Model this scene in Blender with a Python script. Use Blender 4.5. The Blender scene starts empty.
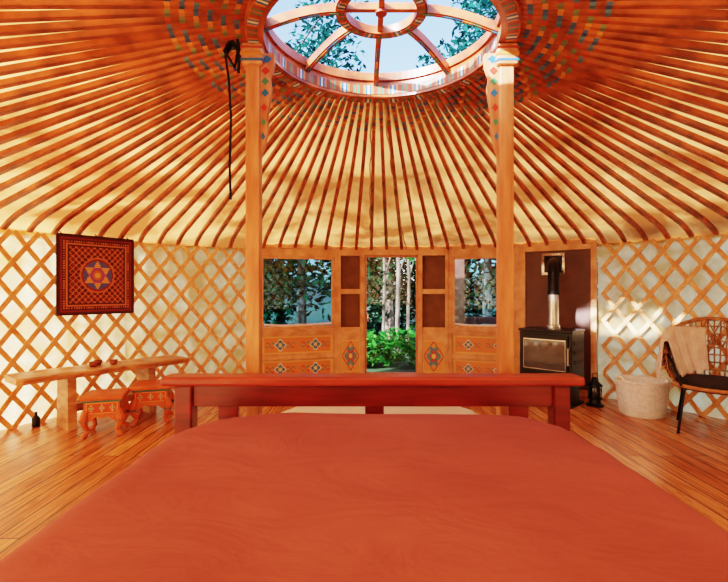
import bpy, math, random
from mathutils import Vector, Matrix, noise
random.seed(7)
F=450.0; CZ=1.21
C=Vector((0.2,2.4)); R=3.65; H=1.75
K=Vector((0.09,2.35)); KR=0.63; KZ=2.53
def hit(px,r=R):
    k=(px-364)/F
    a=k*k+1; b=-2*(k*C.x+C.y); c=C.x**2+C.y**2-r*r
    Y=(-b+math.sqrt(b*b-4*a*c))/(2*a)
    return Vector((k*Y,Y))
def ang(p): return math.atan2(p.y-C.y,p.x-C.x)
def srgb(r,g,b):
    f=lambda c:(c/255/12.92) if c/255<=0.04045 else ((c/255+0.055)/1.055)**2.4
    return (f(r),f(g),f(b),1)
# ---------------- materials
def newmat(name):
    m=bpy.data.materials.new(name); m.use_nodes=True
    return m,m.node_tree,m.node_tree.nodes['Principled BSDF']
def noise_mix(nt,c1,c2,scale=5,stretch=(1,1,1),detail=4,lo=.35,hi=.65,dist=0):
    tc=nt.nodes.new('ShaderNodeTexCoord'); mp=nt.nodes.new('ShaderNodeMapping')
    mp.inputs['Scale'].default_value=stretch
    n=nt.nodes.new('ShaderNodeTexNoise'); n.inputs['Scale'].default_value=scale; n.inputs['Detail'].default_value=detail
    n.inputs['Distortion'].default_value=dist
    r=nt.nodes.new('ShaderNodeValToRGB')
    r.color_ramp.elements[0].position=lo; r.color_ramp.elements[0].color=c1
    r.color_ramp.elements[1].position=hi; r.color_ramp.elements[1].color=c2
    nt.links.new(tc.outputs['Object'],mp.inputs[0]); nt.links.new(mp.outputs[0],n.inputs['Vector']); nt.links.new(n.outputs['Fac'],r.inputs[0])
    return r.outputs[0],n.outputs['Fac']
def simple(name,c,rough=.5,metal=0,c2=None,scale=8,stretch=(1,1,1),bump=0,bscale=40):
    m,nt,b=newmat(name)
    b.inputs['Roughness'].default_value=rough; b.inputs['Metallic'].default_value=metal
    if c2 is None: c2=tuple(x*.75 for x in c[:3])+(1,)
    o,f=noise_mix(nt,c2,c,scale,stretch)
    nt.links.new(o,b.inputs['Base Color'])
    if bump:
        n=nt.nodes.new('ShaderNodeTexNoise'); n.inputs['Scale'].default_value=bscale
        bp=nt.nodes.new('ShaderNodeBump'); bp.inputs['Strength'].default_value=bump; bp.inputs['Distance'].default_value=.02
        nt.links.new(n.outputs['Fac'],bp.inputs['Height']); nt.links.new(bp.outputs[0],b.inputs['Normal'])
    return m
def fabric(name,c1,c2,tr=.6,scale=1.5,lo=.35,hi=.65):
    m,nt,b=newmat(name); nt.nodes.remove(b)
    out=[n for n in nt.nodes if n.type=='OUTPUT_MATERIAL'][0]
    o,f=noise_mix(nt,c1,c2,scale,(1,1,1),6,lo,hi,.6)
    d=nt.nodes.new('ShaderNodeBsdfDiffuse'); t=nt.nodes.new('ShaderNodeBsdfTranslucent'); mx=nt.nodes.new('ShaderNodeMixShader')
    mx.inputs[0].default_value=tr
    nt.links.new(o,d.inputs[0]); nt.links.new(o,t.inputs[0])
    nt.links.new(d.outputs[0],mx.inputs[1]); nt.links.new(t.outputs[0],mx.inputs[2]); nt.links.new(mx.outputs[0],out.inputs[0])
    return m
M_roof=fabric('roof_canvas',srgb(146,80,34),srgb(228,152,80),.66,1.7,.38,.60)
M_wall=fabric('wall_canvas',srgb(226,168,96),srgb(252,224,168),.68,4)
M_pole=simple('pole_wood',srgb(192,104,54),.34,0,srgb(124,60,30),7,(1,1,1))
M_lat=simple('lattice_wood',srgb(250,202,144),.5,0,srgb(228,168,108),9)
M_col=simple('column_wood',srgb(218,152,106),.4,0,srgb(186,114,70),6,(4,4,.6))
M_frame=simple('facade_wood',srgb(236,184,134),.45,0,srgb(208,146,98),7,(1,1,1))
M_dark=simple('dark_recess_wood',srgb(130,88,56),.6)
M_brown=simple('brown_board',srgb(104,70,56),.5)
M_bed=simple('bed_red_wood',srgb(126,36,32),.3,0,srgb(90,20,18),5,(.6,5,5))
M_bedtop=simple('bed_rail_wood',srgb(168,70,54),.3,0,srgb(138,48,38),5,(.6,5,5))
M_table=simple('table_wood',srgb(214,164,118),.4,0,srgb(166,110,70),5,(1,1,4))
M_orange=simple('stool_orange_wood',srgb(218,118,56),.4,0,srgb(194,92,40),8)
M_black=simple('black_metal',srgb(24,24,26),.35,.4)
M_stove=simple('stove_iron',srgb(50,50,52),.3,.6)
M_steel=simple('steel',srgb(214,214,216),.2,.95)
M_pipe=simple('flue_pipe',srgb(40,38,38),.3,.6)
M_cush=simple('black_cushion',srgb(48,48,54),.9)
M_rattan=simple('rattan',srgb(200,148,98),.5,0,srgb(156,106,66),20)
M_throw=simple('woollen_throw_cloth',srgb(253,248,248),.95,0,srgb(242,228,226),9,bump=.6,bscale=70)
M_basket=simple('basket_wicker',srgb(248,248,248),.8,0,srgb(224,224,224),30)
M_rug=simple('rug_wool',srgb(250,250,250),.95,0,srgb(242,242,242),40,bump=.8,bscale=120)
M_cup=simple('cup_wood',srgb(150,80,44),.5)
M_strap=simple('strap_cloth',srgb(22,20,22),.9)
M_cord=simple('jute_cord',srgb(200,160,110),.9)
M_bark=simple('bark',srgb(110,96,82),.9,0,srgb(50,40,32),12,(1,1,.3),.6,30)
M_ground=simple('ground_soil',srgb(52,78,36),.95,0,srgb(40,44,26),2)
M_deck=simple('deck_wood',srgb(170,92,64),.7)
def leafmat(name,c1,c2):
    m,nt,b=newmat(name); nt.nodes.remove(b)
    out=[n for n in nt.nodes if n.type=='OUTPUT_MATERIAL'][0]
    g=nt.nodes.new('ShaderNodeNewGeometry'); r=nt.nodes.new('ShaderNodeValToRGB')
    r.color_ramp.elements[0].color=c1; r.color_ramp.elements[1].color=c2
    nt.links.new(g.outputs['Random Per Island'],r.inputs[0])
    d=nt.nodes.new('ShaderNodeBsdfDiffuse'); t=nt.nodes.new('ShaderNodeBsdfTranslucent'); mx=nt.nodes.new('ShaderNodeMixShader'); mx.inputs[0].default_value=.35
    nt.links.new(r.outputs[0],d.inputs[0]); nt.links.new(r.outputs[0],t.inputs[0])
    nt.links.new(d.outputs[0],mx.inputs[1]); nt.links.new(t.outputs[0],mx.inputs[2]); nt.links.new(mx.outputs[0],out.inputs[0])
    return m
M_leaf=leafmat('leaf_dark',srgb(10,28,20),srgb(36,68,42))
M_leafb=leafmat('leaf_bright',srgb(20,70,26),srgb(78,142,54))
M_leaft=leafmat('leaf_blue_green',srgb(14,42,44),srgb(46,94,86))
def paintmat():
    m,nt,b=newmat('painted'); a=nt.nodes.new('ShaderNodeAttribute'); a.attribute_name='Col'
    b.inputs['Roughness'].default_value=.5
    nt.links.new(a.outputs['Color'],b.inputs['Base Color']); return m
M_paint=paintmat()
def glassmat(name,tint,gl=.07):
    m,nt,b=newmat(name); nt.nodes.remove(b)
    out=[n for n in nt.nodes if n.type=='OUTPUT_MATERIAL'][0]
    t=nt.nodes.new('ShaderNodeBsdfTransparent'); t.inputs[0].default_value=tint
    g=nt.nodes.new('ShaderNodeBsdfGlossy'); g.inputs['Roughness'].default_value=.03
    mx=nt.nodes.new('ShaderNodeMixShader'); mx.inputs[0].default_value=gl
    nt.links.new(t.outputs[0],mx.inputs[1]); nt.links.new(g.outputs[0],mx.inputs[2]); nt.links.new(mx.outputs[0],out.inputs[0])
    return m
M_glass=glassmat('window_glass',(.50,.68,.78,1),.03)
M_clear=glassmat('door_glass',(.97,.98,.97,1),.02)
def stoveglass():
    m,nt,b=newmat('stove_glass'); b.inputs['Base Color'].default_value=srgb(84,84,88); b.inputs['Roughness'].default_value=.05
    b.inputs['Metallic'].default_value=.9; return m
M_sglass=stoveglass()
def duvetmat():
    m,nt,b=newmat('duvet_cotton'); b.inputs['Roughness'].default_value=.95
    b.inputs['Specular IOR Level'].default_value=.2
    o,f=noise_mix(nt,srgb(150,90,94),srgb(162,100,104),2.5,(1,1,1))
    nt.links.new(o,b.inputs['Base Color'])
    tc=nt.nodes.new('ShaderNodeTexCoord')
    mp=nt.nodes.new('ShaderNodeMapping'); mp.inputs['Scale'].default_value=(1.5,2.4,1); mp.inputs['Rotation'].default_value=(0,0,.35)
    n=nt.nodes.new('ShaderNodeTexNoise'); n.inputs['Scale'].default_value=2.4; n.inputs['Detail'].default_value=6; n.inputs['Distortion'].default_value=.9
    bp=nt.nodes.new('ShaderNodeBump'); bp.inputs['Strength'].default_value=.45; bp.inputs['Distance'].default_value=.04
    nt.links.new(tc.outputs['Object'],mp.inputs[0]); nt.links.new(mp.outputs[0],n.inputs['Vector'])
    nt.links.new(n.outputs['Fac'],bp.inputs['Height']); nt.links.new(bp.outputs[0],b.inputs['Normal']); return m
M_duvet=duvetmat()
def floormat():
    m,nt,b=newmat('floor_boards'); b.inputs['Roughness'].default_value=.26
    tc=nt.nodes.new('ShaderNodeTexCoord'); mp=nt.nodes.new('ShaderNodeMapping'); mp.inputs['Rotation'].default_value=(0,0,math.radians(90))
    br=nt.nodes.new('ShaderNodeTexBrick'); br.inputs['Scale'].default_value=1
    br.inputs['Brick Width'].default_value=2.2; br.inputs['Row Height'].default_value=.12; br.inputs['Mortar Size'].default_value=.005
    br.inputs['Color1'].default_value=srgb(234,168,110); br.inputs['Color2'].default_value=srgb(190,114,64); br.inputs['Mortar'].default_value=srgb(80,42,22)
    br.inputs['Bias'].default_value=0
    nt.links.new(tc.outputs['Object'],mp.inputs[0]); nt.links.new(mp.outputs[0],br.inputs['Vector'])
    o,f=noise_mix(nt,(.46,.34,.26,1),(1,1,1,1),3,(14,1,1),6,.38,.58,.8)
    mx=nt.nodes.new('ShaderNodeMix'); mx.data_type='RGBA'; mx.blend_type='MULTIPLY'; mx.inputs[0].default_value=.8
    nt.links.new(br.outputs['Color'],mx.inputs[6]); nt.links.new(o,mx.inputs[7]); nt.links.new(mx.outputs[2],b.inputs['Base Color'])
    return m
M_floor=floormat()
# ---------------- mesh builder
class MB:
    def __init__(s): s.v=[];s.f=[];s.m=[];s.c=[];s.mats=[];s.T=Matrix.Identity(4)
    def mi(s,m):
        if m not in s.mats: s.mats.append(m)
        return s.mats.index(m)
    def add(s,vs,fs,mat,col=(1,1,1,1)):
        o=len(s.v); s.v+= [s.T@Vector(p) for p in vs]
        i=s.mi(mat)
        for k,f in enumerate(fs):
            s.f.append([o+j for j in f]); s.m.append(i); s.c.append(col[k] if isinstance(col,list) else col)
    def box(s,x0,x1,y0,y1,z0,z1,mat,col=(1,1,1,1),bev=0):
        b=min(bev,(x1-x0)/2.5,(y1-y0)/2.5,(z1-z0)/2.5)
        if b<=0:
            vs=[(x,y,z) for z in (z0,z1) for y in (y0,y1) for x in (x0,x1)]
            s.add(vs,[(0,2,3,1),(4,5,7,6),(0,1,5,4),(2,6,7,3),(0,4,6,2),(1,3,7,5)],mat,col)
        else:
            import bmesh
            bm=bmesh.new(); bmesh.ops.create_cube(bm,size=1)
            for v in bm.verts: v.co=Vector(((x0+x1)/2+v.co.x*(x1-x0),(y0+y1)/2+v.co.y*(y1-y0),(z0+z1)/2+v.co.z*(z1-z0)))
            bmesh.ops.bevel(bm,geom=list(bm.edges),offset=b,segments=2,affect='EDGES',profile=.5)
            bm.verts.ensure_lookup_table()
            s.add([v.co.copy() for v in bm.verts],[[v.index for v in f.verts] for f in bm.faces],mat,col); bm.free()
    def beam(s,p0,p1,w,h,mat,up=(0,0,1),w1=None,h1=None,col=(1,1,1,1)):
        p0=Vector(p0);p1=Vector(p1); d=(p1-p0).normalized(); up=Vector(up)
        a=d.cross(up); a=a.normalized() if a.length>1e-6 else Vector((1,0,0)); b=a.cross(d)
        w1=w1 or w; h1=h1 or h; vs=[]
        for p,ww,hh in ((p0,w,h),(p1,w1,h1)):
            for sx,sz in ((-1,-1),(1,-1),(1,1),(-1,1)): vs.append(p+a*sx*ww/2+b*sz*hh/2)
        s.add(vs,[(3,2,1,0),(4,5,6,7),(0,1,5,4),(1,2,6,5),(2,3,7,6),(3,0,4,7)],mat,col)
    def tube(s,pts,r,mat,n=8,closed=False,col=(1,1,1,1)):
        pts=[Vector(p) for p in pts]; N=len(pts); rs=r if isinstance(r,list) else [r]*N
        vs=[];fs=[]; prev=None
        for i,p in enumerate(pts):
            if closed: d=pts[(i+1)%N]-pts[i-1]
            else: d=pts[min(i+1,N-1)]-pts[max(i-1,0)]
            d.normalize()
            if prev is None:
                a=d.orthogonal().normalized()
            else:
                a=prev-d*prev.dot(d); a.normalize()
            prev=a; b=d.cross(a)
            for k in range(n):
                t=2*math.pi*k/n; vs.append(p+(a*math.cos(t)+b*math.sin(t))*rs[i])
        for i in range(N if closed else N-1):
            for k in range(n):
                j=(i+1)%N; fs.append((i*n+k,i*n+(k+1)%n,j*n+(k+1)%n,j*n+k))
        if not closed:
            fs.append(tuple(reversed(range(n)))); fs.append(tuple((N-1)*n+k for k in range(n)))
        s.add(vs,fs,mat,col)
    def lathe(s,prof,mat,c=(0,0,0),n=32,fn=None,col=(1,1,1,1)):
        vs=[];fs=[]
        for i,(r,z) in enumerate(prof):
            for k in range(n):
                t=2*math.pi*k/n; rr=r+(fn(i,k) if fn else 0)
                vs.append((c[0]+rr*math.cos(t),c[1]+rr*math.sin(t),c[2]+z))
        for i in range(len(prof)-1):
            for k in range(n): fs.append((i*n+k,i*n+(k+1)%n,(i+1)*n+(k+1)%n,(i+1)*n+k))
        s.add(vs,fs,mat,col)
    def ring(s,c,r0,r1,z0,z1,mat,n=96,colf=None,up=0):
        vs=[];fs=[];cs=[]
        for k in range(n):
            t=2*math.pi*k/n
            for r,z in ((r0,z0),(r1,z0+up),(r1,z1+up),(r0,z1)): vs.append((c[0]+r*math.cos(t),c[1]+r*math.sin(t),z))
        for k in range(n):
            j=(k+1)%n
            for q in range(4):
                fs.append((k*4+q,j*4+q,j*4+(q+1)%4,k*4+(q+1)%4)); cs.append(colf(k,q) if colf else (1,1,1,1))
        s.add(vs,fs,mat,cs)
    def paint(s,P0,U,V,nx,ny,fn):
        P0=Vector(P0);U=Vector(U);V=Vector(V); vs=[];fs=[];cs=[]
        for j in range(ny+1):
            for i in range(nx+1): vs.append(P0+U*(i/nx)+V*(j/ny))
        for j in range(ny):
            for i in range(nx):
                a=j*(nx+1)+i; fs.append((a,a+1,a+nx+2,a+nx+1)); cs.append(fn((i+.5)/nx,(j+.5)/ny))
        s.add(vs,fs,M_paint,cs)
    def obj(s,name,smooth=False,parent=None,auto=None):
        me=bpy.data.meshes.new(name); me.from_pydata([tuple(v) for v in s.v],[],s.f); me.update()
        for m in s.mats: me.materials.append(m)
        me.polygons.foreach_set('material_index',s.m)
        ca=me.color_attributes.new('Col','FLOAT_COLOR','CORNER'); buf=[]
        for p in me.polygons:
            for _ in range(p.loop_total): buf+=list(s.c[p.index])
        ca.data.foreach_set('color',buf)
        o=bpy.data.objects.new(name,me); bpy.context.scene.collection.objects.link(o)
        if smooth:
            for p in me.polygons: p.use_smooth=True
            if auto:
                try: me.set_sharp_from_angle(angle=math.radians(auto))
                except Exception: pass
        if parent: o.parent=parent
        return o
def empty(name):
    e=bpy.data.objects.new(name,None); bpy.context.scene.collection.objects.link(e); return e
# ---------------- room shell
thR=ang(hit(597)); thL=ang(hit(256))
b=MB(); n=128
vs=[(C.x+(R+.12)*math.cos(2*math.pi*k/n),C.y+(R+.12)*math.sin(2*math.pi*k/n),z) for z in (0,-.12) for k in range(n)]
b.add(vs,[tuple(range(n)),tuple(reversed(range(n,2*n)))]+[(k,k+n,(k+1)%n+n,(k+1)%n) for k in range(n)],M_floor)
b.obj('floor')
def wallpart(name,a0,a1):
    b=MB(); N=120; zs=[0.0,.4,.8,1.2,1.6,1.8]; vs=[];fs=[]
    for z in zs:
        for i in range(N+1):
            t=a0+(a1-a0)*i/N; rr=R+.04+.008*math.sin(t*90+z*2)
            vs.append((C.x+rr*math.cos(t),C.y+rr*math.sin(t),z))
    for j in range(len(zs)-1):
        for i in range(N): a=j*(N+1)+i; fs.append((a,a+1,a+N+2,a+N+1))
    b.add(vs,fs,M_wall); return b.obj(name,True)
wallpart('wall_left',thL,1.5*math.pi); wallpart('wall_right',-.5*math.pi,thR)
# lattice
NL=100
b=MB()
def infac(t):
    t=(t+math.pi)%(2*math.pi)-math.pi
    return thR-.0<t<thL
run=1.36/R
for d,rr in ((1,R-.012),(-1,R-.028)):
    for k in range(NL):
        t0=2*math.pi*k/NL; NS=12
        for i in range(NS):
            ta=t0+d*run*i/NS; tb=t0+d*run*(i+1)/NS
            if infac(ta) or infac(tb): continue
            pa=(C.x+rr*math.cos(ta),C.y+rr*math.sin(ta),.0+1.74*i/NS); pb=(C.x+rr*math.cos(tb),C.y+rr*math.sin(tb),1.74*(i+1)/NS)
            b.beam(pa,pb,.042,.013,M_lat,up=(math.cos(ta),math.sin(ta),0))
b.obj('wall_lattice')
# roof
NP=112
BEND=[(0,0),(.035,.058),(.075,.105),(.13,.15)]
def roofpt(t,s,dz=0):
    P=C+Vector((math.cos(t),math.sin(t)))*(R-.02); Q=K+Vector((math.cos(t),math.sin(t)))*(KR+.05)
    p=P.lerp(Q,s)
    if s<=0: z=H+s*1.6
    elif s<.13:
        for (s0,z0),(s1,z1) in zip(BEND,BEND[1:]):
            if s<=s1: z=H+z0+(s-s0)/(s1-s0)*(z1-z0); break
    else: z=H+.15+(s-.13)/.87*(KZ-H-.15)
    return Vector((p.x,p.y,z+dz))
b=MB(); vs=[];fs=[]; N=NP*2; ss=[-.03,0,.035,.075,.13,.2,.35,.45,.55,.65,.75,.85,.95,1.0]
for s_ in ss:
    for k in range(N):
        t=2*math.pi*k/N
        sag=(.014 if k%2==0 else 0)
        vs.append(roofpt(t,s_,.032-sag))
for j in range(len(ss)-1):
    for k in range(N): fs.append((j*N+k,j*N+(k+1)%N,(j+1)*N+(k+1)%N,(j+1)*N+k))
b.add(vs,fs,M_roof); b.obj('ceiling',True)
PC=[srgb(80,120,146),srgb(180,76,44),srgb(104,130,94),srgb(210,140,70),srgb(60,94,140)]
b=MB()
for k in range(NP):
    t=2*math.pi*(k+.5)/NP
    for s0,s1 in ((0,.035),(.035,.075),(.075,.13)): b.beam(roofpt(t,s0),roofpt(t,s1),.038,.030,M_pole)
    b.beam(roofpt(t,.13),roofpt(t,.86),.040,.032,M_pole,w1=.027,h1=.027)
    s0=.86; q=0
    while s0<1.0:
        s1=min(1.0,s0+(.008 if q%2 else .013))
        if q%2: b.beam(roofpt(t,s0),roofpt(t,s1),.028,.029,M_paint,col=PC[(q//2+k)%5])
        else: b.beam(roofpt(t,s0),roofpt(t,s1),.027,.028,M_pole)
        s0=s1;q+=1
b.obj('roof_poles')
# crown
def ccol(k,q):
    m=k%12
    Bn=srgb(140,66,34)
    return [Bn,Bn,srgb(200,120,60),srgb(56,106,150),srgb(220,205,175),srgb(56,106,150),srgb(200,120,60),Bn,Bn,srgb(70,120,90),srgb(190,80,46),srgb(70,120,90)][m]
b=MB()
b.ring(K,KR-.015,KR+.06,KZ-.05,KZ+.06,M_pole,192)
b.ring(K,KR-.019,KR-.014,KZ-.025,KZ+.03,M_paint,288,ccol)
b.ring(K,KR+.0,KR+.05,KZ-.055,KZ-.049,M_paint,288,ccol)
b.ring(K,KR-.03,KR-.015,KZ-.05,KZ-.035,M_pole,96)
b.ring(K,KR-.03,KR+.01,KZ+.06,KZ+.11,M_pole,96)
hz=KZ+.13
b.ring(K,.185,.24,hz,hz+.045,M_pole,96)
b.ring(K,.195,.23,hz-.005,hz+.001,M_paint,96,ccol)
for i in range(8):
    t=math.pi/4*i+math.pi/2+.02
    d=Vector((math.cos(t),math.sin(t),0)); pts=[]
    for j in range(9):
        u=j/8; r=KR*(1-u)+.22*u; z=KZ+.05+(hz-KZ-.03)*math.sin(u*math.pi/2)
        pts.append(Vector((K.x,K.y,z))+d*r)
    for j in range(8):
        b.beam(pts[j],pts[j+1],.032,.045,M_pole)
        b.beam(pts[j]-Vector((0,0,.026)),pts[j+1]-Vector((0,0,.026)),.012,.006,M_paint,col=PC[j%5])
for t in (0,math.pi/2):
    d=Vector((math.cos(t),math.sin(t),0)); c0=Vector((K.x,K.y,hz+.03))
    b.beam(c0-d*.2,c0+d*.2,.03,.035,M_pole)
b.lathe([(0,0),(.03,.0),(.032,.01),(.02,.03),(0,.03)],M_paint,(K.x,K.y,hz-.005),16,col=srgb(150,60,30))
b.obj('roof_crown')
b=MB()
for t0,t1 in ((1.62,1.60),(1.50,1.47)):
    pts=[]
    for i in range(25):
        u=i/24; p=roofpt(t0+(t1-t0)*u,1-u*.97); pts.append((p.x+.008*math.sin(i*1.7),p.y,p.z-.045-.05*math.sin(u*math.pi)))
    b.tube(pts,.006,M_cord,6)
b.obj('roof_cords',True)
# columns
def column(px,name,sgn):
    x=(px-364)/F*2.35; b=MB(); w=.036
    b.box(x-w,x+w,2.35-w,2.35+w,0,2.44,M_col,bev=.006)
    b.box(x-.055,x+.055,2.295,2.405,2.37,2.48,M_col,bev=.012)
    b.box(x-.058,x+.058,2.292,2.408,2.385,2.40,M_paint,col=srgb(60,110,150),bev=.004)
    b.box(x-.058,x+.058,2.292,2.408,2.415,2.435,M_paint,col=srgb(200,130,60),bev=.004)
    b.box(x-.058,x+.058,2.292,2.408,2.45,2.462,M_paint,col=srgb(170,66,40),bev=.004)
    prof=[(2.44,.075),(2.38,.07),(2.32,.05),(2.27,.058),(2.2,.05),(2.12,.035),(2.05,.04),(1.97,.022),(1.9,.0)]
    for i in range(len(prof)-1):
        (z0,a0),(z1,a1)=prof[i],prof[i+1]
        xs=x+sgn*w
        vs=[(xs,2.33,z0),(xs+sgn*a0,2.33,z0),(xs+sgn*a1,2.33,z1),(xs,2.33,z1),(xs,2.37,z0),(xs+sgn*a0,2.37,z0),(xs+sgn*a1,2.37,z1),(xs,2.37,z1)]
        b.add(vs,[(0,1,2,3),(7,6,5,4),(1,5,6,2),(0,4,5,1),(3,2,6,7)],M_col)
        zc=(z0+z1)/2; am=(a0+a1)/2*.55
        if am>.008:
            for yy in (2.328,2.3715):
                b.add([(xs+sgn*am*.2,yy,zc),(xs+sgn*am*.9,yy,zc+.022),(xs+sgn*am*1.6,yy,zc),(xs+sgn*am*.9,yy,zc-.022)],[(0,1,2,3)],M_paint,[srgb(50,110,150),srgb(190,60,40),srgb(70,130,90)][i%3])
    b.box(x-.075,x+.075,2.275,2.425,0,.06,M_col,bev=.01)
    return b.obj(name)
column(254,'support_column',1); column(505,'support_column',-1)
# hanging strap
b=MB(); x=(231-364)/F*2.35
b.tube([(x+.02,2.33,2.5),(x-.02,2.32,2.42),(x,2.31,2.3),(x+.012,2.31,2.1),(x+.005,2.31,1.85),(x+.01,2.31,1.68)],.007,M_strap,6)
b.tube([(x,2.32,2.52),(x+.05,2.31,2.44),(x+.03,2.31,2.36),(x-.02,2.31,2.44),(x+.02,2.32,2.53)],.011,M_strap,6)
b.tube([(x+.04,2.32,2.52),(x+.055,2.31,2.43),(x+.05,2.31,2.33)],.009,M_strap,6)
b.obj('hanging_strap',True)
# ---------------- facade
def facet(pa,pb,thick=.07):
    A=hit(pa,R-.0);B=hit(pb,R-.0); d=B-A; L=d.length; u=d/L
    nrm=Vector((-u.y,u.x)); 
    T=Matrix(((u.x,nrm.x,0,A.x),(u.y,nrm.y,0,A.y),(0,0,1,0),(0,0,0,1)))
    return T,L
def floral(u,v,base=srgb(226,144,82),n=2,asp=3.0):
    if u<.03 or u>.97 or v<.08 or v>.92: return srgb(238,190,118)
    x=(u*n)%1-.5; y=(v-.5)/ (asp/n) 
    r=math.hypot(x,y); t=math.atan2(y,x)
    if r<.05: return srgb(240,215,130)
    pr=.10+.07*abs(math.cos(2*t)); 
    if r<pr*.75: return srgb(70,130,180)
    if r<pr: return srgb(235,220,200)
    sw=abs(y-.06*math.sin(x*22))
    if abs(x)<.42 and sw<.016: return srgb(80,150,130)
    if abs(x)<.40 and abs(y+.07*math.sin(x*22))<.014: return srgb(190,60,50)
    return base
def hrail(b,x0,x1,z0,z1,m=None,t=.07): b.box(x0,x1,-t/2,t/2,z0,z1,m or M_frame,bev=.004)
def window_panel(name,pa,pb):
    T,L=facet(pa,pb); b=MB(); b.T=T
    b.box(0,.055,-.035,.035,0,1.76,M_frame,bev=.004); b.box(L-.055,L,-.035,.035,0,1.76,M_frame,bev=.004)
    x0,x1=.055,L-.055
    hrail(b,x0,x1,1.66,1.76); hrail(b,x0,x1,.645,.72); b.box(x0-.02,x1+.02,-.08,-.03,.69,.715,M_frame,bev=.004)
    for (a,c,e,f) in ((x0,x0+.035,.72,1.66),(x1-.035,x1,.72,1.66),(x0,x1,.72,.755),(x0,x1,1.625,1.66)):
        b.box(a,c,-.02,.02,e,f,M_frame,bev=.003)
    b.box(x0+.03,x1-.03,-.003,.003,.75,1.63,M_glass)
    b.tube([(x0+.04,-.03,.78),(x0+.3*(x1-x0),-.03,.765),(x0+.6*(x1-x0),-.03,.77),(x1-.04,-.03,.785)],.014,M_throw,8)
    hrail(b,x0,x1,.33,.38); hrail(b,x0,x1,0,.07)
    b.box(x0,x1,-.0,.02,.07,.33,M_frame); b.box(x0,x1,-.0,.02,.38,.645,M_frame)
    for z0,z1 in ((.40,.625),(.09,.31)):
        b.paint((x0+.02,-.004,z0),(x1-x0-.04,0,0),(0,0,z1-z0),130,36,lambda u,v:floral(u,v,n=2,asp=(x1-x0)/(z1-z0)))
    return b.obj(name)
window_panel('window_1',256,338); window_panel('window_2',448,521)
def shelf_pillar(name,pa,pb):
    T,L=facet(pa,pb); b=MB(); b.T=T
    b.box(0,.035,-.06,.06,0,1.76,M_frame,bev=.004); b.box(L-.035,L,-.06,.06,0,1.76,M_frame,bev=.004)
    for z0,z1 in ((1.68,1.76),(1.17,1.20),(.60,.68),(.0,.09)): b.box(.035,L-.035,-.06,.06,z0,z1,M_frame,bev=.004)
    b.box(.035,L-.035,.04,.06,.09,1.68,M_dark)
    b.box(.035,L-.035,-.05,-.03,.09,.60,M_frame)
    def pil(u,v):
        x=(u-.5)*2; y=(v-.5)*2
        r=abs(x)*.9+abs(y)*.9; r2=math.hypot(x,y)
        if abs(x)>.9 or abs(y)>.94: return srgb(238,190,118)
        if r2<.18: return srgb(240,215,130)
        if r2<.34+.12*math.cos(6*math.atan2(y,x)): return srgb(200,80,60)
        if r2<.6+.1*math.cos(6*math.atan2(y,x)): return srgb(90,150,170)
        if .78<r<.9: return srgb(190,96,60)
        return srgb(230,166,102)
    b.paint((.045,-.054,.14),(L-.09,0,0),(0,0,.42),30,60,pil)
    b.box(.035,L-.035,-.055,-.04,1.2,1.235,M_frame); b.box(.035,L-.035,-.055,-.04,.68,.73,M_frame)
    return b.obj(name)
shelf_pillar('carved_shelf_post',338,362.5); shelf_pillar('carved_shelf_post',420,448)
T,L=facet(362.5,420); b=MB(); b.T=T
b.box(0,.03,-.05,.05,0,1.76,M_frame,bev=.004); b.box(L-.03,L,-.05,.05,0,1.76,M_frame,bev=.004)
b.box(.03,L-.03,-.05,.05,1.69,1.76,M_frame,bev=.004); b.box(.03,L-.03,-.05,.05,0,.04,M_frame,bev=.004)
for (a,c,e,f) in ((.03,.055,.04,1.69),(L-.055,L-.03,.04,1.69),(.03,L-.03,.04,.12),(.03,L-.03,1.66,1.69)): b.box(a,c,-.02,.02,e,f,M_col,bev=.003)
b.box(.055,L-.055,-.003,.003,.12,1.66,M_clear)
b.tube([(.075,-.025,.8),(.075,-.06,.8),(.075,-.06,.9),(.075,-.025,.9)],.007,M_steel,8)
b.obj('door_1')
T,L=facet(521,597); b=MB(); b.T=T
b.box(0,.06,-.035,.035,0,1.76,M_frame,bev=.004); b.box(L-.06,L,-.035,.035,0,1.76,M_frame,bev=.004)
b.box(.06,L-.06,-.035,.035,1.69,1.76,M_frame,bev=.004); b.box(.06,L-.06,-.035,.035,0,.07,M_frame,bev=.004)
b.box(.06,L-.06,-.01,.02,.07,1.69,M_brown)
b.obj('wall_front')
TF=T.copy(); LF=L
b=MB()
for pa,pb in ((256,338),(338,362.5),(362.5,420),(420,448),(448,521),(521,597)):
    A=hit(pa,R);B=hit(pb,R); b.beam((A.x,A.y,1.79),(B.x,B.y,1.79),.1,.06,M_frame)
b.obj('trim_1')
# ---------------- bed
bed=empty('bed'); bx=.045
b=MB()
b.box(-.907,.984,1.995,2.105,.785,.827,M_bedtop,bev=.012)
b.box(-.85,.925,2.03,2.07,.688,.785,M_bed,bev=.004)
for x0,x1 in ((-.85,-.77),(.85,.925)): b.box(x0,x1,2.01,2.09,0,.786,M_bed,bev=.008)
for x0,x1 in ((-.66,-.57),(.005,.09),(.655,.745)): b.box(x0,x1,2.035,2.065,.3,.69,M_bed,bev=.004)
b.box(-.80,.88,2.03,2.07,.22,.40,M_bed,bev=.006)
b.obj('footboard',parent=bed)
b=MB()
b.box(-.83,-.79,-.2,2.02,.22,.40,M_bed,bev=.006); b.box(.87,.91,-.2,2.02,.22,.40,M_bed,bev=.006)
b.box(-.79,.87,-.15,2.0,.28,.33,M_bed)
for x0,x1 in ((-.85,-.77),(.85,.925)): b.box(x0,x1,-.28,-.2,0,.86,M_bed,bev=.008)
b.box(-.80,.88,-.26,-.22,.22,.84,M_bed,bev=.006)
b.obj('bed_frame',parent=bed)
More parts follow.
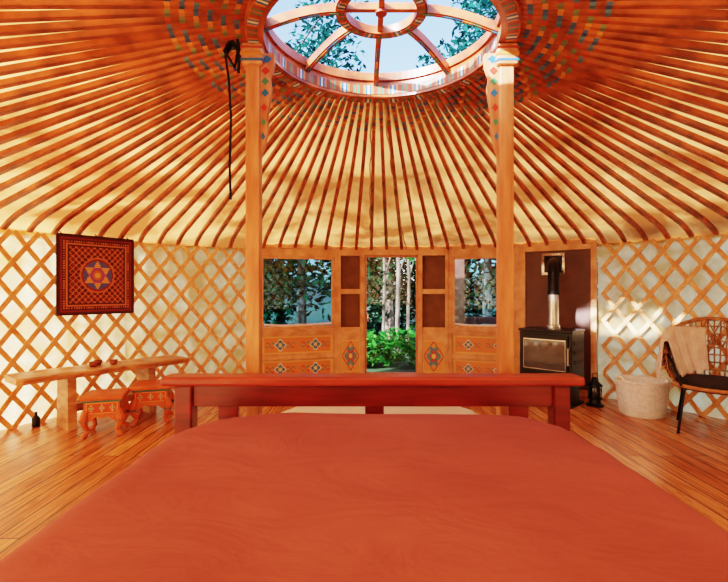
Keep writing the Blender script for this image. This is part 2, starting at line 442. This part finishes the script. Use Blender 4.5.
b=MB(); b.box(-.70,.78,-.16,1.90,.33,.60,M_rug,bev=.06); b.obj('mattress',True,bed)
b=MB(); vs=[];fs=[]; NS=240; cy=.88; hx=.792; hy=1.1
def sup(t,e):
    c,s=math.cos(t),math.sin(t)
    return math.copysign(abs(c)**(2/e),c),math.copysign(abs(s)**(2/e),s)
prof=[]
for i in range(1,31):
    k=(i/30); kk=k*.955; prof.append((kk, -.004*kk**2-.022*max(0,(kk-.84)/.115)**2.4))
prof+= [(.97,-.045),(.985,-.08),(.995,-.14),(1.0,-.22),(1.0,-.30),(1.0,-.37)]
vs.append((bx,cy,.702))
for i,(k,z) in enumerate(prof):
    e=2.4+3.6*k
    for j in range(NS):
        t=2*math.pi*j/NS; cx,sy=sup(t,e)
        x=bx+hx*k*cx; y=cy+hy*k*sy
        if y<-.17: y=-.17
        nz=noise.noise(Vector((x*1.8,y*3.2,0)))*.012+noise.noise(Vector((x*5,y*8,3)))*.006
        rip=0
        if k>.9: rip=.006*math.sin(j*.9)*(k-.9)/.1
        vs.append((x+cx*rip,min(y+sy*rip,1.99),.708+z+nz*(1 if k<.98 else .3)))
for j in range(NS): fs.append((0,1+j,1+(j+1)%NS))
for i in range(len(prof)-1):
    for j in range(NS): a=1+i*NS; fs.append((a+j,a+NS+j,a+NS+(j+1)%NS,a+(j+1)%NS))
b.add(vs,fs,M_duvet); b.obj('duvet',True,bed)
b=MB(); b.lathe([(0,.0),(1,.0),(1.0,.02),(.97,.03),(0,.03)],M_rug,(.15,4.1,0.0),64,fn=lambda i,k:(.015*math.sin(k*3.7) if i in(1,2,3) else 0)); b.obj('round_rug',True)
# ---------------- tapestry
def tap(u,v):
    x=(u-.5)*2;y=(v-.5)*2;m=max(abs(x),abs(y)); r=math.hypot(x,y)
    D=srgb(74,30,40);O=srgb(198,124,76);Rr=srgb(132,44,44);Y=srgb(230,182,96);B=srgb(84,98,172)
    if m>.93: return D
    if m>.89: return Rr
    if m>.80:
        q=(x if abs(y)>abs(x) else y)*16
        return O if abs((q%1)-.5)<.25 and .82<m<.87 else D
    if m>.76: return O
    if m>.72: return D
    if r<.42:
        def tri(s):
            for i in range(3):
                a=math.pi/2*s+i*2*math.pi/3+math.pi
                if x*math.cos(a)+y*math.sin(a)>.19: return False
            return True
        a_,b_=tri(1),tri(-1)
        if r<.07: return Y
        if a_ and b_: return srgb(160,84,150) if r>.12 else O
        if a_ or b_: return Y if (r*20)%1<.6 else O
        return B if r<.37 else Rr
    if r<.46: return O
    a=abs(x);c=abs(y)
    p=math.sin((a+c)*20)*math.sin((a-c)*20)
    q=math.sin(a*34)*math.sin(c*34)
    if abs(p)<.20: return O
    return Rr if q>.1 else D
A=hit(57,R-.1);B=hit(133,R-.1); u=(B-A).normalized(); nn=Vector((u.y,-u.x))
b=MB(); zt,zb=1.745,.985; L=(B-A).length
if nn.dot(C-A)<0: nn=-nn
O3=Vector((A.x,A.y,zb)); U3=Vector((u.x,u.y,0))*L; N3=Vector((nn.x,nn.y,0))
b.paint(O3+N3*.006,U3,Vector((0,0,zt-zb)),90,100,tap)
b.paint(O3-N3*.004,U3,Vector((0,0,zt-zb)),1,1,lambda u,v:srgb(62,18,22))
for p,q,w in ((O3,O3+U3,.014),(O3+Vector((0,0,zt-zb)),O3+U3+Vector((0,0,zt-zb)),.018),(O3,O3+Vector((0,0,zt-zb)),.014),(O3+U3,O3+U3+Vector((0,0,zt-zb)),.014)):
    b.beam(p,q,w,w,M_paint,up=(nn.x,nn.y,.01),col=srgb(56,20,24))
for s_ in (.06,.5,.94):
    p=O3+U3*s_+Vector((0,0,zt-zb)); b.tube([p,p+Vector((0,0,.03))-N3*.05],.005,M_strap,6)
b.obj('wall_tapestry')
# ---------------- table
P=Vector((-2.90,3.68)); Q=Vector((-1.99,4.84)); d=(Q-P).normalized(); nn=Vector((d.y,-d.x)); L=(Q-P).length
T=Matrix(((d.x,nn.x,0,P.x),(d.y,nn.y,0,P.y),(0,0,1,0),(0,0,0,1)))
b=MB(); b.T=T; N=40; vs=[];fs=[]
for i in range(N+1):
    x=L*i/N; e1=.19+.014*math.sin(i*.5)+.008*math.sin(i*1.3); e2=-.17+.012*math.sin(i*.4+1)
    if i in(0,N): e1-=.02;e2+=.02
    for y,z in ((e2,.51),(e1,.51),(e1+.008,.495),(e1-.012,.455),(e2+.012,.455),(e2-.008,.495)): vs.append((x,y,z))
for i in range(N):
    for k in range(6): fs.append((i*6+k,(i+1)*6+k,(i+1)*6+(k+1)%6,i*6+(k+1)%6))
fs+= [tuple(range(6)),tuple(N*6+5-k for k in range(6))]
b.add(vs,fs,M_table)
for x0 in (L*.28,L*.76):
    w0,w1=.14,.12
    vs=[(x0-.035,-w0,0),(x0+.035,-w0,0),(x0+.035,w0,0),(x0-.035,w0,0),(x0-.035,-w1,.458),(x0+.035,-w1,.458),(x0+.035,w1,.458),(x0-.035,w1,.458)]
    b.add(vs,[(0,3,2,1),(4,5,6,7),(0,1,5,4),(1,2,6,5),(2,3,7,6),(3,0,4,7)],M_table)
b.beam((L*.28+.035,0,.16),(L*.76-.035,0,.16),.03,.07,M_table)
b.obj('live_edge_table')
for i,(x,y) in enumerate(((L*.42,.02),(L*.47,-.06),(L*.54,.03))):
    p=T@Vector((x,y,.5105)); b=MB()
    b.lathe([(0,0),(.022,0),(.03,.012),(.036,.045),(.033,.045),(.026,.015),(0,.01)],M_cup,p,20); b.obj('wooden_cup',True)
# stools
def stool(px,y,rot,w=.36,h=.35):
    x=(px-364)/F*y
    b=MB(); b.T=Matrix.Translation((x,y,0))@Matrix.Rotation(rot,4,'Z'); a=w/2
    b.box(-a,a,-a,a,h-.035,h,M_orange,bev=.012)
    b.box(-a+.015,a-.015,-a+.015,a-.015,h-.05,h-.035,M_paint,col=srgb(70,120,110))
    b.box(-a+.025,a-.025,-a+.025,a-.025,h-.15,h-.05,M_orange,bev=.006)
    def ap(u,v):
        xx=(u*3)%1-.5; yy=v-.5
        if v<.1 or v>.9 or u<.03 or u>.97: return srgb(226,156,76)
        q=abs(xx)*1.3+abs(yy)
        if q<.12: return srgb(225,205,170)
        if q<.24: return srgb(60,104,130)
        if q<.34: return srgb(230,174,96)
        return srgb(200,80,42)
    g=a-.022
    for (ox,oy,ux,uy) in ((-g,-g,1,0),(g,-g,0,1),(g,g,-1,0),(-g,g,0,-1)):
        nx,ny=uy,-ux
        b.paint((ox+ux*.02+nx*.002,oy+uy*.02+ny*.002,h-.145),(ux*(2*g-.04),uy*(2*g-.04),0),(0,0,.09),60,12,ap)
        N=24; vs=[];fs=[]
        for i in range(N+1):
            s_=i/N; dz=.06*(abs(2*s_-1)**2)+.02*abs(math.sin(s_*math.pi*3))
            for off in (0,-.012):
                for z in (h-.15,h-.165-dz): vs.append((ox+ux*2*g*s_+nx*off,oy+uy*2*g*s_+ny*off,z))
        for i in range(N):
            q=i*4; fs+=[(q,q+4,q+5,q+1),(q+2,q+3,q+7,q+6),(q+1,q+5,q+7,q+3)]
        b.add(vs,fs,M_orange)
    for sx in (-1,1):
        for sy in (-1,1):
            c=a-.04
            pts=[(sx*c,sy*c,h-.12),(sx*(c+.018),sy*(c+.018),h-.19),(sx*(c+.008),sy*(c+.008),.1),(sx*(c-.012),sy*(c-.012),.05),(sx*(c+.012),sy*(c+.012),.018),(sx*(c+.02),sy*(c+.02),.002)]
            b.tube(pts,[.03,.034,.024,.018,.024,.016],M_orange,10)
            b.tube([(sx*(c+.014),sy*(c+.014),.13),(sx*(c+.013),sy*(c+.013),.16)],.032,M_paint,10,col=srgb(60,110,120))
    b.obj('painted_stool')
stool(106,3.86,.3,.32,.34); stool(153,4.22,.3,.34,.35)
# small dark bottle on the floor under the table
bxx=(36-364)/F*4.02; b=MB()
b.lathe([(0,0),(.03,0),(.032,.01),(.032,.075),(.012,.10),(.011,.13),(0,.13)],M_black,(bxx,4.02,0),20); b.obj('glass_bottle',True)
# ---------------- stove
sx,sy=2.05,4.92; phi=math.atan2(-.71,-.70)
base_T=Matrix.Translation((sx,sy,0))@Matrix.Rotation(phi+math.pi/2,4,'Z')
b=MB(); b.T=base_T
w,dp=.28,.18
b.box(-w-.01,w+.01,-dp-.01,dp,.775,.8,M_stove,bev=.006)
b.box(-w,w,-dp,dp,.26,.775,M_stove,bev=.01)
b.box(-w+.04,w-.04,-dp+.05,dp-.03,.03,.26,M_stove,bev=.005); b.box(-w,w,-dp,dp,0,.03,M_stove,bev=.005)
b.box(-w+.03,w-.03,-dp-.022,-dp,.33,.75,M_black,bev=.006)
b.box(-w+.055,w-.055,-dp-.026,-dp-.02,.375,.70,M_steel,bev=.002)
b.box(-w+.062,w-.062,-dp-.031,-dp-.025,.383,.69,M_sglass)
b.tube([(w-.02,-dp-.02,.45),(w-.02,-dp-.06,.45),(w-.02,-dp-.06,.62),(w-.02,-dp-.02,.62)],.008,M_steel,8)
b.box(-.05,.05,-dp-.03,-dp,.28,.31,M_steel,bev=.004)
for zz in (.45,.55,.65): b.box(w,w+.006,-dp+.06,dp-.06,zz,zz+.04,M_black)
b.tube([(.0,.05,.80),(.0,.05,.835)],.072,M_steel,24)
b.obj('wood_stove')
b=MB(); base=base_T@Vector((0,.05,0))
endp=TF@Vector((LF*.45,-.03,0)); 
dirv=Vector((endp.x-base.x,endp.y-base.y,0))
b.tube([(base.x,base.y,.84),(base.x,base.y,1.18)],.058,M_steel,20)
pts=[(base.x,base.y,1.18),(base.x,base.y,1.40),(base.x+dirv.x*.04,base.y+dirv.y*.04,1.46),(base.x+dirv.x*.15,base.y+dirv.y*.15,1.51),(base.x+dirv.x*.3,base.y+dirv.y*.3,1.53),(base.x+dirv.x*1,base.y+dirv.y*1,1.53)]
b.tube(pts,.058,M_pipe,20)
for z in (1.17,1.36): b.tube([(base.x,base.y,z),(base.x,base.y,z+.03)],.063,M_pipe,20)
b.T=TF
b.box(LF*.45-.13,LF*.45+.13,-.026,-.015,1.40,1.66,M_steel,bev=.003)
b.box(LF*.45-.10,LF*.45+.10,-.030,-.024,1.43,1.63,M_black,bev=.003)
b.obj('flue_pipe',True,auto=35)
# lantern
lx,ly=(595-364)/F*4.75,4.75
b=MB(); c=(lx,ly,0)
b.lathe([(0,0),(.085,0),(.085,.015),(.06,.03),(.055,.07),(.075,.08),(.075,.09),(0,.09)],M_black,c,20)
b.lathe([(.05,.09),(.055,.12),(.055,.18),(.045,.21)],M_sglass,c,20)
b.lathe([(.075,.21),(.07,.225),(.04,.25),(.03,.275),(.04,.28),(.02,.30),(0,.30)],M_black,c,20)
b.lathe([(0,.21),(.075,.21)],M_black,c,20)
for k in range(6):
    t=k*math.pi/3; b.tube([(lx+.066*math.cos(t),ly+.066*math.sin(t),.085),(lx+.072*math.cos(t),ly+.072*math.sin(t),.15),(lx+.066*math.cos(t),ly+.066*math.sin(t),.215)],.004,M_black,6)
b.tube([(lx+.03*math.cos(t),ly,.315+.03*math.sin(t)) for t in [i*math.pi/6 for i in range(12)]],.004,M_black,6,closed=True)
b.obj('lantern',True,auto=40)
# basket
kx,ky=(642-364)/F*4.42,4.42
b=MB(); NK=72; rows=26; prof=[(0.0,.0),(.18,0)]+[(.18+.045*(i/rows)**.7,.33*i/rows) for i in range(1,rows+1)]+[(.205,.33),(.2,.30),(.165,.03),(0,.02)]
b.lathe(prof,M_basket,(kx,ky,0),NK,fn=lambda i,k:(.009 if ((k//2+i)%2==0) else -.005) if 2<=i<=rows else 0)
b.tube([(kx+.222*math.cos(t),ky+.222*math.sin(t),.332) for t in [i*math.pi/20 for i in range(40)]],.013,M_basket,8,closed=True)
for s_ in (-1,1):
    b.tube([(kx+s_*.215,ky+.07*math.cos(t),.32+.05*math.sin(t)) for t in [i*math.pi/8 for i in range(9)]],.01,M_basket,8)
b.obj('wicker_basket',True,auto=60)
# ---------------- chair
chx,chy=3.03,3.88; bd=math.atan2(.8,.6)
chair=empty('wicker_chair')
def cp(a,r,z): return Vector((chx+r*math.cos(bd+a),chy+r*math.sin(bd+a),z))
def rim(a): return .66+.29*max(0,math.cos(a*.85))**1.2
b=MB()
b.tube([cp(a,.36+.05*max(0,math.cos(a)),rim(a)) for a in [math.radians(-105+i*5) for i in range(43)]],.018,M_rattan,8)
for i in range(31):
    a=math.radians(-102+i*6.8); r1=.36+.05*max(0,math.cos(a))
    b.tube([cp(a,.28,.40),cp(a,.345,.52),cp(a,r1,rim(a))],.007,M_rattan,6)
for f_ in (.12,.25,.38,.5,.62,.74,.87):
    b.tube([cp(a,.30+.10*f_**.6,.42+(rim(a)-.42)*f_) for a in [math.radians(-105+i*6) for i in range(36)]],.007,M_rattan,6)
for i in range(12):
    a=math.radians(-88+i*16)
    b.tube([cp(a+(.28*(2*u-1)),.30+.10*(.5+.4*u)**.6,.42+(rim(a+.28*(2*u-1))-.42)*(.5+.5*(1-abs(2*u-1)))) for u in [j/6 for j in range(7)]],.006,M_rattan,6)
b.tube([cp(2*math.pi*i/32,.29,.395) for i in range(32)],.016,M_rattan,8,closed=True)
b.obj('rattan_shell',True,chair)
b=MB()
for a in (math.radians(50),math.radians(-50),math.radians(135),math.radians(-135)):
    b.tube([cp(a,.10,.375),cp(a,.27,.385),cp(a,.30,.36),cp(a,.36,.012)],.010,M_black,8)
    b.tube([cp(a,.36,.012),cp(a,.36,0.0)],.014,M_black,8)
b.tube([cp(math.radians(-105),.35,.64),cp(math.radians(-125),.36,.6),cp(math.radians(-135),.33,.40)],.011,M_black,8)
b.tube([cp(math.radians(105),.35,.64),cp(math.radians(125),.36,.6),cp(math.radians(135),.33,.40)],.011,M_black,8)
b.lathe([(0,.37),(.28,.37),(.28,.385),(0,.385)],M_black,(chx,chy,0),32)
b.obj('chair_legs',True,chair,40)
b=MB(); b.lathe([(0,.388),(.25,.388),(.275,.40),(.282,.42),(.265,.445),(.2,.455),(0,.46)],M_cush,(chx,chy,0),36); b.obj('cushion',True,chair)
b=MB(); NU,NV=30,34; vs=[];fs=[]
for j in range(NV+1):
    v=j/NV
    for i in range(NU+1):
        a=math.radians(10+ (i/NU)*98)
        z0=.475+.02*math.sin(i*.8)
        rz=max(rim(a),.74); rz=min(rz,.84)
        r1=.36+.05*max(0,math.cos(a))
        rp=.014*math.sin(i*.9+v*2)+.006*math.sin(i*2.2)
        if v<.55: u=v/.55; z=z0+(rz+.02-z0)*u; r=.25+(r1-.03-.25)*u**.8+rp*(1-u*.6)-.03*(1-u)
        elif v<.65: u=(v-.55)/.1; z=rz+.02+.012*math.sin(u*math.pi); r=r1-.03+.06*u
        else: u=(v-.65)/.35; z=rz+.02-(.30+.04*math.sin(i*.5))*u; r=r1+.03+.02*u+abs(rp)*u
        vs.append(cp(a,r,z))
for j in range(NV):
    for i in range(NU): q=j*(NU+1)+i; fs.append((q,q+1,q+NU+2,q+NU+1))
b.add(vs,fs,M_throw); o=b.obj('throw_blanket',True,chair)
sm=o.modifiers.new('s','SOLIDIFY'); sm.thickness=.015; sm.offset=0
# ---------------- exterior
b=MB(); b.lathe([(0.01,-.13),(60,-.13)],M_ground,(0,5,0),48); b.obj('ground')
def leaves(b,cx,cy,cz,rx,ry,rz,n,s0,s1,mat):
    vs=[];fs=[]
    for i in range(n):
        while True:
            p=Vector((random.uniform(-1,1),random.uniform(-1,1),random.uniform(-1,1)))
            if p.length<1: break
        c=Vector((cx+p.x*rx,cy+p.y*ry,cz+p.z*rz))
        if c.z<-.1: c.z=-.1+random.random()*.2
        if (Vector((c.x,c.y))-C).length<R+.35 and c.z<3.2: continue
        s_=random.uniform(s0,s1); a=Vector((random.gauss(0,1),random.gauss(0,1),random.gauss(0,.6))).normalized(); q=a.orthogonal().normalized()
        q=Matrix.Rotation(random.random()*6.28,3,a)@q; o=len(vs)
        vs+= [c-a*s_,c+q*s_*.4,c+a*s_,c-q*s_*.4]; fs.append((o,o+1,o+2,o+3))
    b.add(vs,fs,mat)
def tree_into(b,x,y,h,r,nleaf,mat=None,cl=9,size=(.07,.15),z0=.45):
    mat=mat or M_leaf
    lean=Vector((random.uniform(-.4,.4),random.uniform(-.4,.4),0))
    tr=[Vector((x,y,-.13))+lean*(i/5)**2+Vector((0,0,h*.85*i/5)) for i in range(6)]
    b.tube(tr,[.14,.12,.1,.08,.06,.03],M_bark,8)
    for i in range(cl):
        zz=h*(z0+(1-z0)*random.random()); a=random.random()*6.28; rr=r*random.uniform(.2,.8)
        c=Vector((x+rr*math.cos(a),y+rr*math.sin(a),zz))
        st=tr[0].lerp(tr[5],max(.2,(zz-h*.15)/(h*.85)) if zz<h else .95)
        b.tube([st,st.lerp(c,.5)+Vector((0,0,.1)),c],[.04,.03,.015],M_bark,6)
        leaves(b,c.x,c.y,c.z,r*.5,r*.5,r*.35,nleaf//cl,size[0],size[1],mat)
b=MB()
for (x,y,h,r,nl,m) in ((-4.5,9.5,5,2.2,3500,M_leaf),(-1.6,11.5,7.0,2.2,3600,M_leaft),(1.9,13.5,8.0,2.4,3200,M_leaft),(4.6,11.5,7.8,2.3,3600,M_leaft),(2.8,10.2,5.,1.8,3000,M_leaf),(-2.8,15,10.5,2.4,3000,M_leaft),(5.5,15,10.6,2.4,3000,M_leaft),(-7,13,7,3,3000,M_leaf),(8,12,7,3,3000,M_leaf),(.6,10.5,4.5,1.3,1500,M_leafb)):
    tree_into(b,x,y,h,r,nl,m)
for i in range(44):
    x=-7+14*random.random(); y=10+5*random.random(); leaves(b,x,y,random.uniform(.3,3.0),1.3,1.0,1.1,560,.06,.15,M_leafb if i%6==0 else M_leaf)
for (x,y,r_) in ((.66,9.1,.05),(.40,9.6,.035),(.95,9.9,.04)):
    b.tube([(x,y,-.13),(x+.04,y,1.5),(x-.02,y+.1,3.5)],[r_,r_*.9,r_*.6],M_bark,8); b.tube([(x+.04,y,1.5),(x+.3,y+.05,2.4)],.018,M_bark,6)
b.obj('forest_trees')
b=MB()
for (x,y,h,r) in ((-9.5,-4.5,7.5,2.2),(-6.5,-9.5,6,1.8),(-12,1.5,7,2.0)):
    tree_into(b,x,y,h,r,420,M_leaf,8,(.12,.25),.3)
b.obj('shade_trees')
b=MB()
for i in range(9):
    x=-.6+2.6*i/8+random.uniform(-.2,.2); y=7.6+.7*random.random(); leaves(b,x,y,random.uniform(.0,.32),.45,.4,.32,260,.05,.10,M_leafb)
b.obj('fern_bushes')
b=MB(); b.box(1.32,1.50,6.7,6.84,-.13,2.1,M_deck,bev=.01); b.box(1.5,3.2,6.72,6.82,.72,.82,M_deck,bev=.01); b.box(3.1,3.24,6.7,6.84,-.13,2.1,M_deck,bev=.01); b.box(1.32,3.24,6.7,6.84,2.0,2.14,M_deck,bev=.01); b.obj('porch_railing')
# ---------------- light
w=bpy.data.worlds.new('World'); bpy.context.scene.world=w; w.use_nodes=True; nt=w.node_tree
sky=nt.nodes.new('ShaderNodeTexSky')
try:
    sky.sky_type='NISHITA'; sky.sun_disc=False; sky.sun_elevation=math.radians(32); sky.sun_rotation=math.radians(225); sky.air_density=1.0; sky.dust_density=3.0
except Exception: pass
bg=nt.nodes['Background']; bg.inputs['Strength'].default_value=1.0
nt.links.new(sky.outputs[0],bg.inputs['Color'])
sd=bpy.data.lights.new('sun','SUN'); sd.energy=31; sd.angle=math.radians(1.2); sd.color=(1,.97,.92)
so=bpy.data.objects.new('sun',sd); bpy.context.scene.collection.objects.link(so)
dv=Vector((.70,.655,-.42)); so.rotation_euler=dv.to_track_quat('-Z','Y').to_euler(); so.location=(-8,-8,9)
vsn=bpy.context.scene.view_settings
vsn.view_transform='Filmic'
try: vsn.look='High Contrast'
except Exception: pass
vsn.exposure=-.42
try:
    vsn.use_white_balance=True; vsn.white_balance_temperature=5500; vsn.white_balance_tint=10
except Exception: pass
cd=bpy.data.cameras.new('camera'); cd.sensor_width=36; cd.lens=F/728*36; cd.clip_start=.02
co=bpy.data.objects.new('camera',cd); bpy.context.scene.collection.objects.link(co)
co.location=(0,0,CZ); co.rotation_euler=(math.radians(90),0,0)
bpy.context.scene.camera=co
